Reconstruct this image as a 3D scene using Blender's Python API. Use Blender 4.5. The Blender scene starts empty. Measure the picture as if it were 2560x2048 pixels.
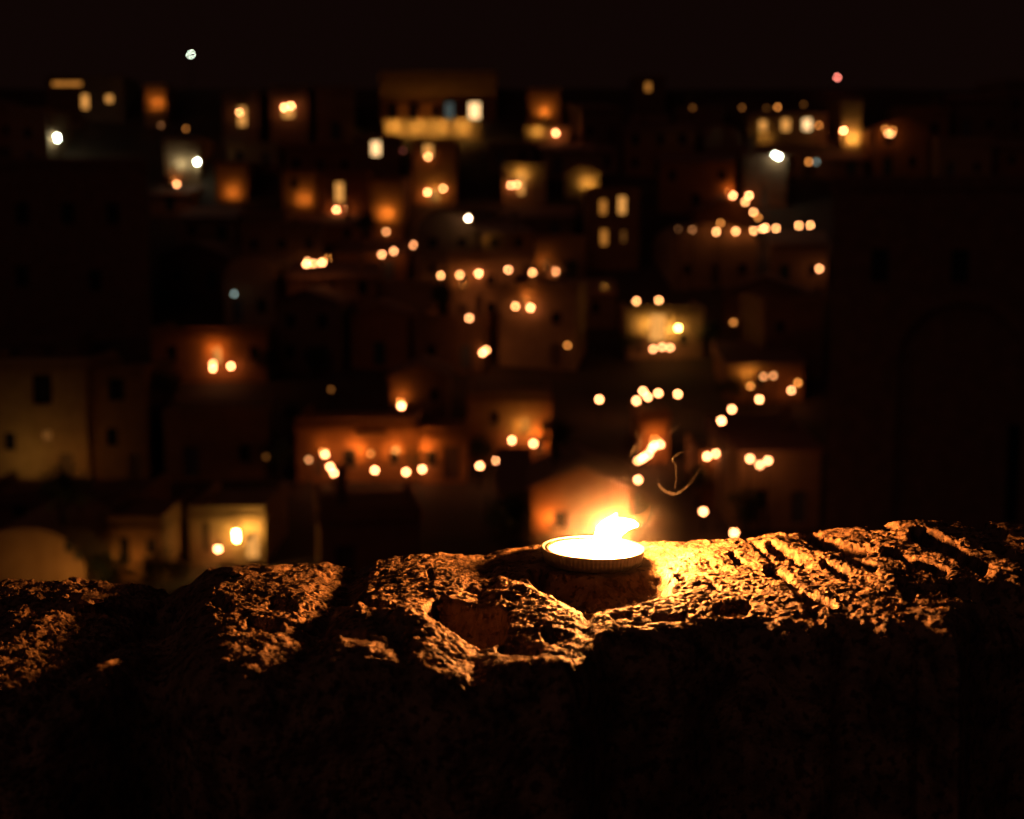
import bpy, math, random
import numpy as np
from mathutils import Vector, Matrix

random.seed(11)
SC = bpy.context.scene
COL = SC.collection

# ------------------------------------------------------------------ camera
FPX = 3556.0                       # focal length in photo pixels (50 mm on 36 mm, 2560 px wide)
PITCH = math.radians(-7.4)
CAMZ = 1.55
cam_d = bpy.data.cameras.new('camera'); cam_d.lens = 50; cam_d.sensor_width = 36
cam_d.clip_start = 0.05; cam_d.clip_end = 2000
cam = bpy.data.objects.new('camera', cam_d); COL.objects.link(cam)
cam.location = (0, 0, CAMZ); cam.rotation_euler = (math.pi/2 + PITCH, 0, 0)
cam_d.dof.use_dof = True; cam_d.dof.focus_distance = 1.45; cam_d.dof.aperture_fstop = 4.9
SC.camera = cam

# ------------------------------------------------------------------ world (night sky), added fill sun, exposure
W = bpy.data.worlds.new('World'); SC.world = W; W.use_nodes = True
wn = W.node_tree.nodes; wl = W.node_tree.links
bg = wn['Background']
bg.inputs['Color'].default_value = (1.0, 0.36, 0.26, 1); bg.inputs['Strength'].default_value = 0.0042
sun_d = bpy.data.lights.new('night_fill', 'SUN'); sun_d.energy = 0.04; sun_d.angle = math.radians(60); sun_d.color = (1, 0.45, 0.42)  # sun lamp added as dim soft fill for the walls facing the camera
sun = bpy.data.objects.new('night_fill', sun_d); COL.objects.link(sun); sun.rotation_euler = (math.radians(50), 0, math.radians(-35))
vs = SC.view_settings; vs.view_transform = 'Standard'; vs.look = 'None'; vs.exposure = 0; vs.gamma = 1
cy = SC.cycles
cy.use_denoising = True; cy.denoiser = 'OPENIMAGEDENOISE'; cy.denoising_prefilter = 'ACCURATE'
cy.use_adaptive_sampling = False; cy.use_light_tree = True
cy.max_bounces = 5; cy.diffuse_bounces = 3; cy.glossy_bounces = 3; cy.transmission_bounces = 4
cy.volume_bounces = 0; cy.transparent_max_bounces = 8
cy.sample_clamp_indirect = 2.0; cy.caustics_reflective = False; cy.caustics_refractive = False

# ------------------------------------------------------------------ pixel helpers (display pixels, 2156 wide)
K = 2560/2156
FWD = np.array([0, math.cos(PITCH), math.sin(PITCH)]); UP = np.array([0, -math.sin(PITCH), math.cos(PITCH)])
RIGHT = np.array([1., 0, 0]); CAM = np.array([0, 0, CAMZ])
def ray(xd, yd):
    return FWD + RIGHT*((xd*K-1280)/FPX) + UP*((1024-yd*K)/FPX)
def at_depth(xd, yd, Y):
    d = ray(xd, yd); return CAM + d*(Y/d[1])
def at_z(xd, yd, z):
    d = ray(xd, yd); return CAM + d*((z-CAMZ)/d[2])
def row_depth(yd):                 # how far the hillside is where its ground shows at that height
    return 200 - (yd*K-200)*0.1

# ------------------------------------------------------------------ materials
MATS = {}
def mat(key, build):
    if key not in MATS:
        m = bpy.data.materials.new(key); m.use_nodes = True
        build(m, m.node_tree.nodes, m.node_tree.links); MATS[key] = m
    return MATS[key]
def stone_mat(key, c1, c2, scale=1.2, rough=0.9, bump=0.3, dist=0.03):
    def b(m, n, l):
        p = n['Principled BSDF']; p.inputs['Roughness'].default_value = rough
        tc = n.new('ShaderNodeTexCoord'); t = n.new('ShaderNodeTexNoise'); t.inputs['Scale'].default_value = scale; t.inputs['Detail'].default_value = 6
        r = n.new('ShaderNodeValToRGB'); r.color_ramp.elements[0].position = .3; r.color_ramp.elements[1].position = .7
        r.color_ramp.elements[0].color = (*c1, 1); r.color_ramp.elements[1].color = (*c2, 1)
        l.new(tc.outputs['Object'], t.inputs['Vector']); l.new(t.outputs['Fac'], r.inputs['Fac']); l.new(r.outputs['Color'], p.inputs['Base Color'])
        bu = n.new('ShaderNodeBump'); bu.inputs['Strength'].default_value = bump; bu.inputs['Distance'].default_value = dist
        t2 = n.new('ShaderNodeTexNoise'); t2.inputs['Scale'].default_value = scale*6; t2.inputs['Detail'].default_value = 5
        l.new(tc.outputs['Object'], t2.inputs['Vector']); l.new(t2.outputs['Fac'], bu.inputs['Height']); l.new(bu.outputs['Normal'], p.inputs['Normal'])
    return mat(key, b)
def plain(key, c, rough=.6, metal=0.0):
    def b(m, n, l):
        p = n['Principled BSDF']; p.inputs['Base Color'].default_value = (*c, 1); p.inputs['Roughness'].default_value = rough; p.inputs['Metallic'].default_value = metal
    return mat(key, b)
def glow(key, c, s):
    def b(m, n, l):
        n.remove(n['Principled BSDF']); e = n.new('ShaderNodeEmission'); e.inputs['Color'].default_value = (*c, 1); e.inputs['Strength'].default_value = s
        l.new(e.outputs[0], n['Material Output'].inputs['Surface'])
    return mat(key, b)
TUFA = [stone_mat('tufa_warm', (.20, .095, .038), (.30, .15, .062)), stone_mat('tufa_pale', (.28, .155, .07), (.40, .235, .115)),
        stone_mat('tufa_grey', (.15, .08, .04), (.24, .13, .066)), stone_mat('tufa_ochre', (.26, .105, .03), (.36, .155, .05))]
ROOFS = stone_mat('roof_paving', (.16, .12, .09), (.26, .19, .14), 2)
TILE = stone_mat('roof_tile', (.22, .10, .06), (.33, .17, .10), 3)
EARTH = stone_mat('earth', (.04, .025, .012), (.10, .055, .028), .15)
PAVE = stone_mat('paving', (.20, .16, .12), (.30, .24, .18), 2)
FRAME = plain('window_wood', (.10, .06, .04)); GLASS = plain('dark_glass', (.012, .012, .015), .08)
DOORS = {'brown': plain('door_brown', (.13, .07, .04)), 'green': plain('door_green', (.03, .07, .05)), 'grey': plain('door_grey', (.12, .12, .12))}
IRON = plain('cast_iron', (.03, .03, .03), .5, .6)

# ------------------------------------------------------------------ mesh helpers
class MB:
    def __init__(s): s.v = []; s.f = []
    def quad(s, a, b, c, d):
        i = len(s.v); s.v += [tuple(a), tuple(b), tuple(c), tuple(d)]; s.f.append((i, i+1, i+2, i+3))
    def box(s, x0, x1, y0, y1, z0, z1):
        i = len(s.v)
        s.v += [(x, y, z) for z in (z0, z1) for x, y in ((x0, y0), (x1, y0), (x1, y1), (x0, y1))]
        s.f += [tuple(i+k for k in q) for q in ((3, 2, 1, 0), (4, 5, 6, 7), (0, 1, 5, 4), (1, 2, 6, 5), (2, 3, 7, 6), (3, 0, 4, 7))]
    def lathe(s, prof, n=12, c=(0, 0, 0)):
        i = len(s.v)
        for r, z in prof:
            for k in range(n):
                a = 2*math.pi*k/n; s.v.append((c[0]+r*math.cos(a), c[1]+r*math.sin(a), c[2]+z))
        for j in range(len(prof)-1):
            for k in range(n):
                s.f.append((i+j*n+k, i+j*n+(k+1) % n, i+(j+1)*n+(k+1) % n, i+(j+1)*n+k))
    def tube(s, pts, rad, n=8, caps=True):
        pts = [Vector(p) for p in pts]; i = len(s.v); ref = Vector((0, 1, 0.01))
        for j, p in enumerate(pts):
            t = (pts[min(j+1, len(pts)-1)]-pts[max(j-1, 0)]).normalized()
            a = t.cross(ref).normalized(); b = t.cross(a)
            r = rad[j] if isinstance(rad, (list, tuple)) else rad
            for k in range(n):
                th = 2*math.pi*k/n; s.v.append(tuple(p+a*(r*math.cos(th))+b*(r*math.sin(th))))
        for j in range(len(pts)-1):
            for k in range(n):
                s.f.append((i+j*n+k, i+(j+1)*n+k, i+(j+1)*n+(k+1) % n, i+j*n+(k+1) % n))
        if caps:
            s.f.append(tuple(i+k for k in range(n))); s.f.append(tuple(i+(len(pts)-1)*n+k for k in reversed(range(n))))
    def mesh(s, name, m, smooth=False, outward=False):
        me = bpy.data.meshes.new(name); me.from_pydata(s.v, [], s.f); me.materials.append(m)
        if outward:               # a volume needs its faces to point outward
            import bmesh
            bm = bmesh.new(); bm.from_mesh(me); bmesh.ops.recalc_face_normals(bm, faces=bm.faces[:]); bm.to_mesh(me); bm.free()
        if smooth: me.polygons.foreach_set('use_smooth', [True]*len(me.polygons))
        return me
def link(name, me, parent=None, loc=None):
    o = bpy.data.objects.new(name, me); COL.objects.link(o)
    if parent: o.parent = parent
    if loc is not None: o.location = loc
    return o
def thing(name, label, cat, loc=(0, 0, 0), rz=0, group=None, me=None):
    o = bpy.data.objects.new(name, me); COL.objects.link(o); o.location = loc; o.rotation_euler.z = rz
    o['label'] = label; o['category'] = cat
    if group: o['group'] = group
    return o
def structure(name, me, label=None):
    o = link(name, me); o['kind'] = 'structure'; o['label'] = label or name; return o
def icosphere(r, sub=1, sx=1, sz=1):
    import bmesh
    bm = bmesh.new(); bmesh.ops.create_icosphere(bm, subdivisions=sub, radius=r)
    mb = MB(); mb.v = [(v.co.x*sx, v.co.y*sx, v.co.z*sz) for v in bm.verts]; bm.verts.index_update()
    mb.f = [tuple(v.index for v in f.verts) for f in bm.faces]; bm.free(); return mb

# ------------------------------------------------------------------ numpy noise
def _h(ix, iy, iz, seed):
    n = (ix.astype(np.int64)*374761393 + iy.astype(np.int64)*668265263 + iz.astype(np.int64)*2147483647 + seed*144665) & 0xffffffff
    n = ((n ^ (n >> 13))*1274126177) & 0xffffffff
    return (n ^ (n >> 16)) & 0xffffffff
def perlin(x, y, z, seed=0):
    xi = np.floor(x); yi = np.floor(y); zi = np.floor(z); xf = x-xi; yf = y-yi; zf = z-zi
    u = xf*xf*xf*(xf*(xf*6-15)+10); v = yf*yf*yf*(yf*(yf*6-15)+10); w = zf*zf*zf*(zf*(zf*6-15)+10)
    out = 0
    for dx in (0, 1):
        for dy in (0, 1):
            for dz in (0, 1):
                h = _h(xi+dx, yi+dy, zi+dz, seed)
                gx = ((h & 255)/127.5-1); gy = (((h >> 8) & 255)/127.5-1); gz = (((h >> 16) & 255)/127.5-1)
                out = out + (gx*(xf-dx)+gy*(yf-dy)+gz*(zf-dz))*(u if dx else 1-u)*(v if dy else 1-v)*(w if dz else 1-w)
    return out
def fbm(x, y, z, f, o, seed=0, g=.5):
    s = 0; a = 1
    for k in range(o):
        s = s + a*perlin(x*f, y*f, z*f, seed+k); f *= 2.03; a *= g
    return s
def worley(x, y, z, f, seed=0):
    x = x*f; y = y*f; z = z*f; xi = np.floor(x); yi = np.floor(y); zi = np.floor(z); best = np.full(x.shape, 9.)
    for dx in (-1, 0, 1):
        for dy in (-1, 0, 1):
            for dz in (-1, 0, 1):
                h = _h(xi+dx, yi+dy, zi+dz, seed)
                px = xi+dx+(h & 1023)/1023-x; py = yi+dy+((h >> 10) & 1023)/1023-y; pz = zi+dz+((h >> 20) & 1023)/1023-z
                best = np.minimum(best, px*px+py*py+pz*pz)
    return np.sqrt(best)
def sstep(a, b, x):
    t = np.clip((x-a)/(b-a), 0, 1); return t*t*(3-2*t)

# ------------------------------------------------------------------ terrain
prof = []                                           # (depth, z) of the hillside
for yd in range(180, 1280, 20):
    p = at_depth(1078, yd, row_depth(yd)); prof.append((p[1], p[2]))
prof = sorted(prof)
prof = [(2.5, -9), (20, -24), (45, -30)] + [(d, z) for d, z in prof if d > 60] + [(230, prof[-1][1]+1.0), (400, prof[-1][1]+2)]
PD = np.array([p[0] for p in prof]); PZ = np.array([p[1] for p in prof])
def ground(y): return float(np.interp(y, PD, PZ))
ys = np.concatenate([np.linspace(2.5, 60, 20), np.linspace(63, 230, 80), np.linspace(240, 400, 10)]); xs = np.linspace(-200, 200, 120)
mb = MB(); TX, TY = np.meshgrid(xs, ys); TZ = np.interp(TY, PD, PZ) - .35 + .5*fbm(TX*.06, TY*.06, TX*0, 1, 3, 5)
mb.v = [tuple(q) for q in np.stack([TX, TY, TZ], -1).reshape(-1, 3).tolist()]
nx = len(xs)
for j in range(len(ys)-1):
    for i in range(nx-1): mb.f.append((j*nx+i, j*nx+i+1, (j+1)*nx+i+1, (j+1)*nx+i))
structure('hillside', mb.mesh('hillside', EARTH, True), 'dark hillside under the old town')
mb = MB(); mb.box(-6, 6, -5, 1.42, -.3, 0)
structure('terrace', mb.mesh('terrace', PAVE), 'paved terrace behind the stone parapet')

# ------------------------------------------------------------------ houses
HOUSES = []   # dict(c, rz, w, dep, h)
def opening_wall(w, h, dep, holes, sink=2.5, rec=.28):
    """closed box whose front (y=0) has recessed openings; holes = (x0,x1,z0,z1)"""
    mb = MB(); x0, x1 = -w/2, w/2
    xs = sorted({x0, x1, *[q for o in holes for q in o[:2]]}); zs = sorted({-sink, h, *[q for o in holes for q in o[2:]]})
    for a, b in zip(xs, xs[1:]):
        for c, d in zip(zs, zs[1:]):
            mx, mz = (a+b)/2, (c+d)/2
            if any(o[0] < mx < o[1] and o[2] < mz < o[3] for o in holes): continue
            mb.quad((a, 0, c), (b, 0, c), (b, 0, d), (a, 0, d))
    for a, b, c, d in holes:
        mb.quad((a, 0, c), (a, 0, d), (a, rec, d), (a, rec, c)); mb.quad((b, 0, d), (b, 0, c), (b, rec, c), (b, rec, d))
        mb.quad((a, 0, d), (b, 0, d), (b, rec, d), (a, rec, d)); mb.quad((b, 0, c), (a, 0, c), (a, rec, c), (b, rec, c))
        mb.quad((a, rec, c), (b, rec, c), (b, rec, d), (a, rec, d))
    mb.quad((x1, 0, -sink), (x1, dep, -sink), (x1, dep, h), (x1, 0, h)); mb.quad((x0, dep, -sink), (x0, 0, -sink), (x0, 0, h), (x0, dep, h))
    mb.quad((x1, dep, -sink), (x0, dep, -sink), (x0, dep, h), (x1, dep, h)); mb.quad((x0, 0, h), (x1, 0, h), (x1, dep, h), (x0, dep, h))
    return mb
def house(name, label, cat, cx, y0, z0, w, h, dep, rz, wins, doors, roof, m, doorc='brown', chimney=None, group=None):
    """wins: (xc, zc, w, h, lit-material or None); doors: (xc, w, h)"""
    root = thing(name, label, cat, (cx, y0, z0), rz, group)
    holes = [(x-a/2, x+a/2, z-b/2, z+b/2) for x, z, a, b, _ in wins] + [(x-a/2, x+a/2, 0.02, b) for x, a, b in doors]
    link('wall', opening_wall(w, h, dep, holes).mesh('wall', m), root)
    for x, z, a, b, lit in wins:
        f = MB(); t = .07
        f.box(x-a/2+.002, x-a/2+t, .18, .26, z-b/2+.002, z+b/2-.002); f.box(x+a/2-t, x+a/2-.002, .18, .26, z-b/2+.002, z+b/2-.002)
        f.box(x-a/2+t, x+a/2-t, .18, .26, z+b/2-t, z+b/2-.002); f.box(x-a/2+t, x+a/2-t, .18, .26, z-b/2+.002, z-b/2+t); f.box(x-.025, x+.025, .19, .25, z-b/2+t, z+b/2-t)
        wo = link('window', f.mesh('window', FRAME), root)
        p = MB(); p.box(x-a/2+.01, x+a/2-.01, .215, .23, z-b/2+.01, z+b/2-.01); link('pane', p.mesh('pane', lit or GLASS), wo)
        s = MB(); s.box(x-a/2-.1, x+a/2+.1, -.09, .17, z-b/2-.09, z-b/2-.003); link('sill', s.mesh('sill', TUFA[1]), wo)
    for x, a, b in doors:
        d = MB(); d.box(x-a/2+.01, x+a/2-.01, .2, .26, .03, b-.01); d.box(x-a/2+.12, x-.05, .185, .21, .3, b*.45); d.box(x+.05, x+a/2-.12, .185, .21, .3, b*.45)
        d.box(x-a/2+.12, x-.05, .185, .21, b*.52, b-.2); d.box(x+.05, x+a/2-.12, .185, .21, b*.52, b-.2)
        link('door', d.mesh('door', DOORS[doorc]), root)
    r = MB()
    if roof == 'flat':
        r.box(-w/2-.15, w/2+.15, -.15, dep+.15, h+.003, h+.18); r.box(-w/2-.05, w/2+.05, -.05, .2, h+.18, h+.75); r.box(-w/2-.05, -w/2+.2, .2, dep, h+.18, h+.75); r.box(w/2-.2, w/2+.05, .2, dep, h+.18, h+.75)
        ro = link('roof', r.mesh('roof', m), root)
    elif roof == 'gable':
        p = w*.2
        for sgn in (-1, 1):
            a = (sgn*(w/2+.25), -.3, h-.1); b = (0, -.3, h+p); c = (0, dep+.2, h+p); d = (sgn*(w/2+.25), dep+.2, h-.1)
            up = lambda q: (q[0], q[1], q[2]+.16)
            r.quad(*(map(up, (a, b, c, d)) if sgn > 0 else map(up, (d, c, b, a)))); r.quad(a, b, up(b), up(a)); r.quad(a, up(a), up(d), d)
        ro = link('roof', r.mesh('roof', TILE), root)
        g = MB(); g.v = [(-w/2, 0.01, h), (w/2, 0.01, h), (0, 0.01, h+p-.02)]; g.f = [(0, 1, 2)]; link('gable', g.mesh('gable', m), root)
    elif roof == 'vault':
        n = 14; R = w/2; ht = min(R, 2.2)
        pr = [(-R*math.cos(math.pi*k/n), h+.003+ht*math.sin(math.pi*k/n)) for k in range(n+1)]
        for (xa, za), (xb, zb) in zip(pr, pr[1:]): r.quad((xa, 0, za), (xb, 0, zb), (xb, dep, zb), (xa, dep, za))
        i = len(r.v); r.v += [(x, 0, z) for x, z in pr]; r.f.append(tuple(range(i, i+n+1))[::-1])
        ro = link('roof', r.mesh('roof', m), root)
    else:   # plain lean-to of tiles
        r.quad((-w/2-.2, -.3, h+.02), (w/2+.2, -.3, h+.02), (w/2+.2, dep+.1, h+1.3), (-w/2-.2, dep+.1, h+1.3)); r.box(-w/2-.2, w/2+.2, -.32, -.22, h-.12, h+.02)
        r.quad((-w/2-.2, dep+.1, h), (-w/2-.2, -.3, h), (-w/2-.2, -.3, h+.02), (-w/2-.2, dep+.1, h+1.3)); r.quad((w/2+.2, -.3, h), (w/2+.2, dep+.1, h), (w/2+.2, dep+.1, h+1.3), (w/2+.2, -.3, h+.02))
        ro = link('roof', r.mesh('roof', TILE), root)
    if chimney:
        c = MB(); x = chimney; c.box(x-.3, x+.3, dep*.5, dep*.5+.6, h, h+2.2); c.box(x-.4, x+.4, dep*.5-.1, dep*.5+.7, h+2.2, h+2.35); link('chimney', c.mesh('chimney', TUFA[2]), ro)
    HOUSES.append(dict(c=(cx, y0, z0), rz=rz, w=w, dep=dep, h=h+{'flat': .75, 'gable': w*.2+.16, 'vault': min(w/2, 2.2), 'lean': 1.3}[roof]))
    return root

LIT = {'gold': glow('lit_pane_gold', (1, .42, .09), .95), 'cream': glow('lit_pane_cream', (1, .6, .26), 2.0), 'amber': glow('lit_pane_amber', (1, .36, .055), .55),
       'dim': glow('lit_pane_dim', (1, .36, .07), .16), 'blue': glow('lit_pane_grey', (.5, .65, .6), .12), 'hot': glow('lit_pane_hot', (1, .7, .3), 6)}
def px_house(label, x0, x1, yt, yb, wins=(), doors=(), roof='flat', m=0, dep=8, doorc='brown', chimney=None, name='stone_house', cat='house', Y=None, sunk=0, rz=0, pivot='l', vents=(), arch=None):
    """a house from its outline in the photograph; depth from where its foot meets the hillside"""
    Y = Y or row_depth(yb); a = at_depth(x0, yb, Y); b = at_depth(x1, yb, Y); t = at_depth(x0, yt, Y)
    cx = (a[0]+b[0])/2; z0 = a[2]; w = b[0]-a[0]; h = t[2]-z0
    if roof == 'flat': h -= .75
    if roof == 'vault': h -= min(w/2, 2.2)
    if roof == 'gable': h -= w*.2
    s = Y*K/FPX; ww = []; cxm, Ym = cx, Y
    if rz:                        # turned about its left or right front corner
        r_ = math.radians(rz); sg = -1 if pivot == 'l' else 1; cxm = cx + sg*w/2 - sg*w/2*math.cos(r_); Ym = Y - sg*w/2*math.sin(r_)
    for (xc, yc, a_, b_, lit) in wins:
        p = at_depth(xc, yc, Y); ww.append((p[0]-cx, p[2]-z0, a_*s, b_*s, LIT.get(lit)))
    dd = [((at_depth(xc, yb, Y)[0]-cx), a_*s, b_*s) for xc, a_, b_ in doors]
    hs = house(name, label, cat, cxm, Ym, z0, w, h, dep, math.radians(rz), ww, dd, roof, TUFA[m], doorc, chimney)
    for (xc, yc, a_, b_) in vents:        # shallow dark louvred vents on the front
        p = at_depth(xc, yc, Y); v = MB(); x, z, a_, b_ = p[0]-cx, p[2]-z0, a_*s/2, b_*s/2
        v.box(x-a_, x+a_, -.05, .02, z-b_, z+b_)
        for k in range(4): v.box(x-a_*.85, x+a_*.85, -.09, -.05, z-b_*.8+k*b_*.42, z-b_*.8+k*b_*.42+b_*.2)
        link('vent', v.mesh('vent', IRON), hs)
    if arch:                              # a blind arch standing a hand proud of the front
        p = at_depth(arch[0], arch[1], Y); r1 = arch[2]*s; r0 = r1-.7; x, z = p[0]-cx, p[2]-z0; v = MB(); n = 28
        q = [(math.cos(math.pi*k/n), math.sin(math.pi*k/n)) for k in range(n+1)]
        for (c0, s0), (c1, s1) in zip(q, q[1:]):
            a0, a1, b0, b1 = (x+r0*c0, z+r0*s0), (x+r0*c1, z+r0*s1), (x+r1*c0, z+r1*s0), (x+r1*c1, z+r1*s1); f_ = -.3
            v.quad((a0[0], f_, a0[1]), (b0[0], f_, b0[1]), (b1[0], f_, b1[1]), (a1[0], f_, a1[1]))
            v.quad((b0[0], f_, b0[1]), (b0[0], .01, b0[1]), (b1[0], .01, b1[1]), (b1[0], f_, b1[1])); v.quad((a0[0], f_, a0[1]), (a1[0], f_, a1[1]), (a1[0], .01, a1[1]), (a0[0], .01, a0[1]))
        for sg in (-1, 1): v.box(x+sg*(r1+r0)/2-.35, x+sg*(r1+r0)/2+.35, -.3, .01, 0, z)
        link('blind_arch', v.mesh('blind_arch', TUFA[m]), hs)
    return hs

NOTABLE = []
def N(label, x0, x1, yt, yb, *a, **k):
    NOTABLE.append((x0, x1, yt, yb)); return px_house(label, x0, x1, yt, yb, *a, **k)
# near and large
N('big pale square house with one dark window and one dim small window', -60, 188, 758, 1015, [(88, 820, 42, 66, None), (97, 918, 22, 26, 'dim'), (20, 930, 26, 40, None)], [(140, 30, 62)], m=1)
N('narrow stone house leaning against the big pale square house, two dark windows', 194, 312, 772, 1010, [(245, 820, 34, 50, None), (235, 920, 26, 40, None)], [(285, 26, 56)], m=0)
N('low vaulted house with an amber lit front and two small round-topped openings', -60, 186, 1112, 1330, [], [(60, 40, 70)], roof='vault', m=1, Y=70, vents=[(146, 1150, 18, 26), (164, 1168, 14, 22)])
N('long garden wall house with shadowed windows above the vaulted house', -60, 292, 1038, 1108, [(130, 1078, 24, 30, 'dim'), (40, 1075, 26, 34, None), (230, 1072, 24, 34, None)], m=2)
N('small amber lit house with a dark doorway beside the vaulted house', 204, 345, 1088, 1270, [(250, 1160, 46, 60, None), (318, 1150, 22, 32, None)], m=0, Y=76)
N('yellow lit arched house with a bright lamp over its doorway', 402, 560, 1066, 1240, [(432, 1130, 16, 66, None), (530, 1150, 30, 60, 'gold')], [(478, 40, 60)], m=1, Y=80)
N('dark stone house with a candlelit amber front above three lanterns', 320, 562, 690, 800, [(456, 750, 16, 34, 'gold'), (360, 745, 22, 34, None), (535, 745, 20, 32, None)], m=3)
N('gabled stone house with one dark oval window above the lantern street', 822, 942, 770, 905, [(915, 832, 18, 28, None)], [(880, 22, 44)], roof='gable', m=0)
N('broad orange lit house with a small bright window beside two lanterns', 985, 1160, 828, 965, [(1106, 893, 16, 26, 'amber'), (1040, 880, 18, 28, None)], [(1135, 22, 44)], m=3)
N('low orange lit street front with shadowed arches under the gabled house', 625, 880, 882, 1005, [(735, 965, 30, 42, None), (780, 908, 70, 12, None), (830, 960, 24, 36, None)], [(670, 22, 44)], m=3)
N('orange lit stone house with a dark tall doorway next to the lantern street', 885, 982, 900, 1010, [(910, 965, 22, 34, None)], [(950, 34, 72)], m=3)
N('tall dark stone palace with a deep shadowed window and blank walls', 1735, 2360, 372, 1140, [(2130, 985, 62, 210, None), (1850, 560, 36, 70, None), (2010, 560, 36, 70, None)], m=2, dep=14, rz=-13, pivot='l', arch=(2010, 760, 150))
N('huge dark square block with blank walls on the hillside', -80, 320, 335, 700, [(60, 450, 26, 44, None), (150, 450, 26, 44, None), (240, 450, 26, 44, None), (60, 580, 26, 44, None), (205, 590, 26, 44, None)], m=2, dep=14, rz=14.5, pivot='r')
N('long palace with a golden lit upper floor above the bright terrace', 800, 1045, 150, 248, [(870, 235, 18, 36, None), (826, 232, 16, 34, None), (946, 236, 18, 40, 'blue'), (999, 236, 24, 40, 'cream'), (918, 235, 14, 26, None)], m=3)
N('long bright golden terrace wall under the palace', 808, 1015, 250, 287, [], m=1, name='terrace_wall', cat='wall', dep=2, sunk=1)
N('square golden lit house front above a bright ledge', 1112, 1180, 186, 262, [(1146, 254, 18, 14, None)], m=3)
N('ledge wall with a bright lantern under the square golden front', 1105, 1200, 266, 298, [], m=1, name='ledge_wall', cat='wall', dep=2)
N('dark house with four tall lit windows in two pairs', 1235, 1345, 395, 560, [(1270, 436, 15, 32, 'amber'), (1310, 432, 17, 38, 'gold'), (1272, 500, 15, 34, 'amber'), (1313, 498, 10, 26, 'dim')], m=0)
N('hilltop house with one golden window and one round lit window', 100, 262, 160, 250, [(178, 214, 15, 30, 'gold'), (229, 208, 15, 16, 'gold'), (140, 176, 62, 10, 'amber')], m=2)
N('hilltop house with a tall lit window and a lantern on it', 470, 545, 190, 300, [(509, 245, 17, 40, 'gold')], m=2)
N('hilltop house with two glaring lamps at one bright window', 570, 650, 180, 300, [(606, 235, 24, 24, 'gold')], m=2)
N('low dark house with one cream lit window below the terrace', 745, 840, 285, 372, [(791, 311, 20, 34, 'cream')], m=0)
N('slim house with a lit window over a glowing niche of two lanterns', 868, 960, 292, 428, [(901, 315, 20, 30, 'gold')], [(915, 24, 30)], m=3)
N('stone house with two glaring lanterns in a golden lit recess', 1058, 1150, 345, 425, [(1097, 388, 14, 44, 'gold')], m=1)
N('corner house with a golden lit gable end', 1190, 1262, 350, 412, [], m=1, roof='gable')
N('house with a tall golden lit window over two lanterns', 676, 775, 360, 448, [(714, 405, 18, 42, 'gold')], m=3)
N('plain hilltop house with an orange washed wall', 305, 352, 178, 262, [], m=3)
N('dark house with an orange lit lower corner beside the tall golden window', 595, 668, 355, 445, [(620, 385, 16, 24, None)], m=3)
N('tall orange lit tower house above a zigzag of lanterns', 782, 850, 372, 505, [], m=3)
N('orange lit square house front on a terrace', 455, 522, 338, 420, [], m=3)
N('pale green lit house wall beside a white street lamp', 348, 420, 290, 385, [], m=1)
N('golden lit house cluster front with two lanterns on its roof edge', 1318, 1480, 645, 745, [(1385, 690, 34, 60, 'gold'), (1440, 715, 18, 26, None)], [(1345, 24, 36)], m=1)
N('row house with three rounded lit windows on the ridge', 1575, 1740, 238, 300, [(1607, 264, 16, 22, 'gold'), (1655, 263, 18, 26, 'gold'), (1700, 262, 18, 24, 'cream')], m=1)
N('golden lit bell tower wall beside a bright lamp', 1770, 1812, 205, 312, [], m=1, name='bell_tower', cat='tower')
N('hilltop house with one small dim lit window', 1335, 1400, 158, 235, [(1365, 183, 12, 18, 'amber')], m=2)
N('broken wall lit yellow behind two pale lanterns', 1530, 1690, 765, 835, [(1600, 800, 18, 26, None)], m=3, roof='lean')
N('orange lit stone house below a pair of lanterns', 1475, 1555, 950, 1055, [(1530, 1010, 18, 28, None)], m=3)

N('gabled orange lit house just behind the candle flame', 1120, 1330, 985, 1150, [(1180, 1095, 30, 40, None)], [(1270, 34, 60)], m=3, roof='gable')
N('low orange lit lean-to beside the gabled house behind the flame', 1050, 1115, 1030, 1130, [(1085, 1080, 18, 26, None)], m=3, roof='lean')
N('narrow house front glowing orange above the bright lantern chain', 1348, 1408, 866, 968, [], m=3)
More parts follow.
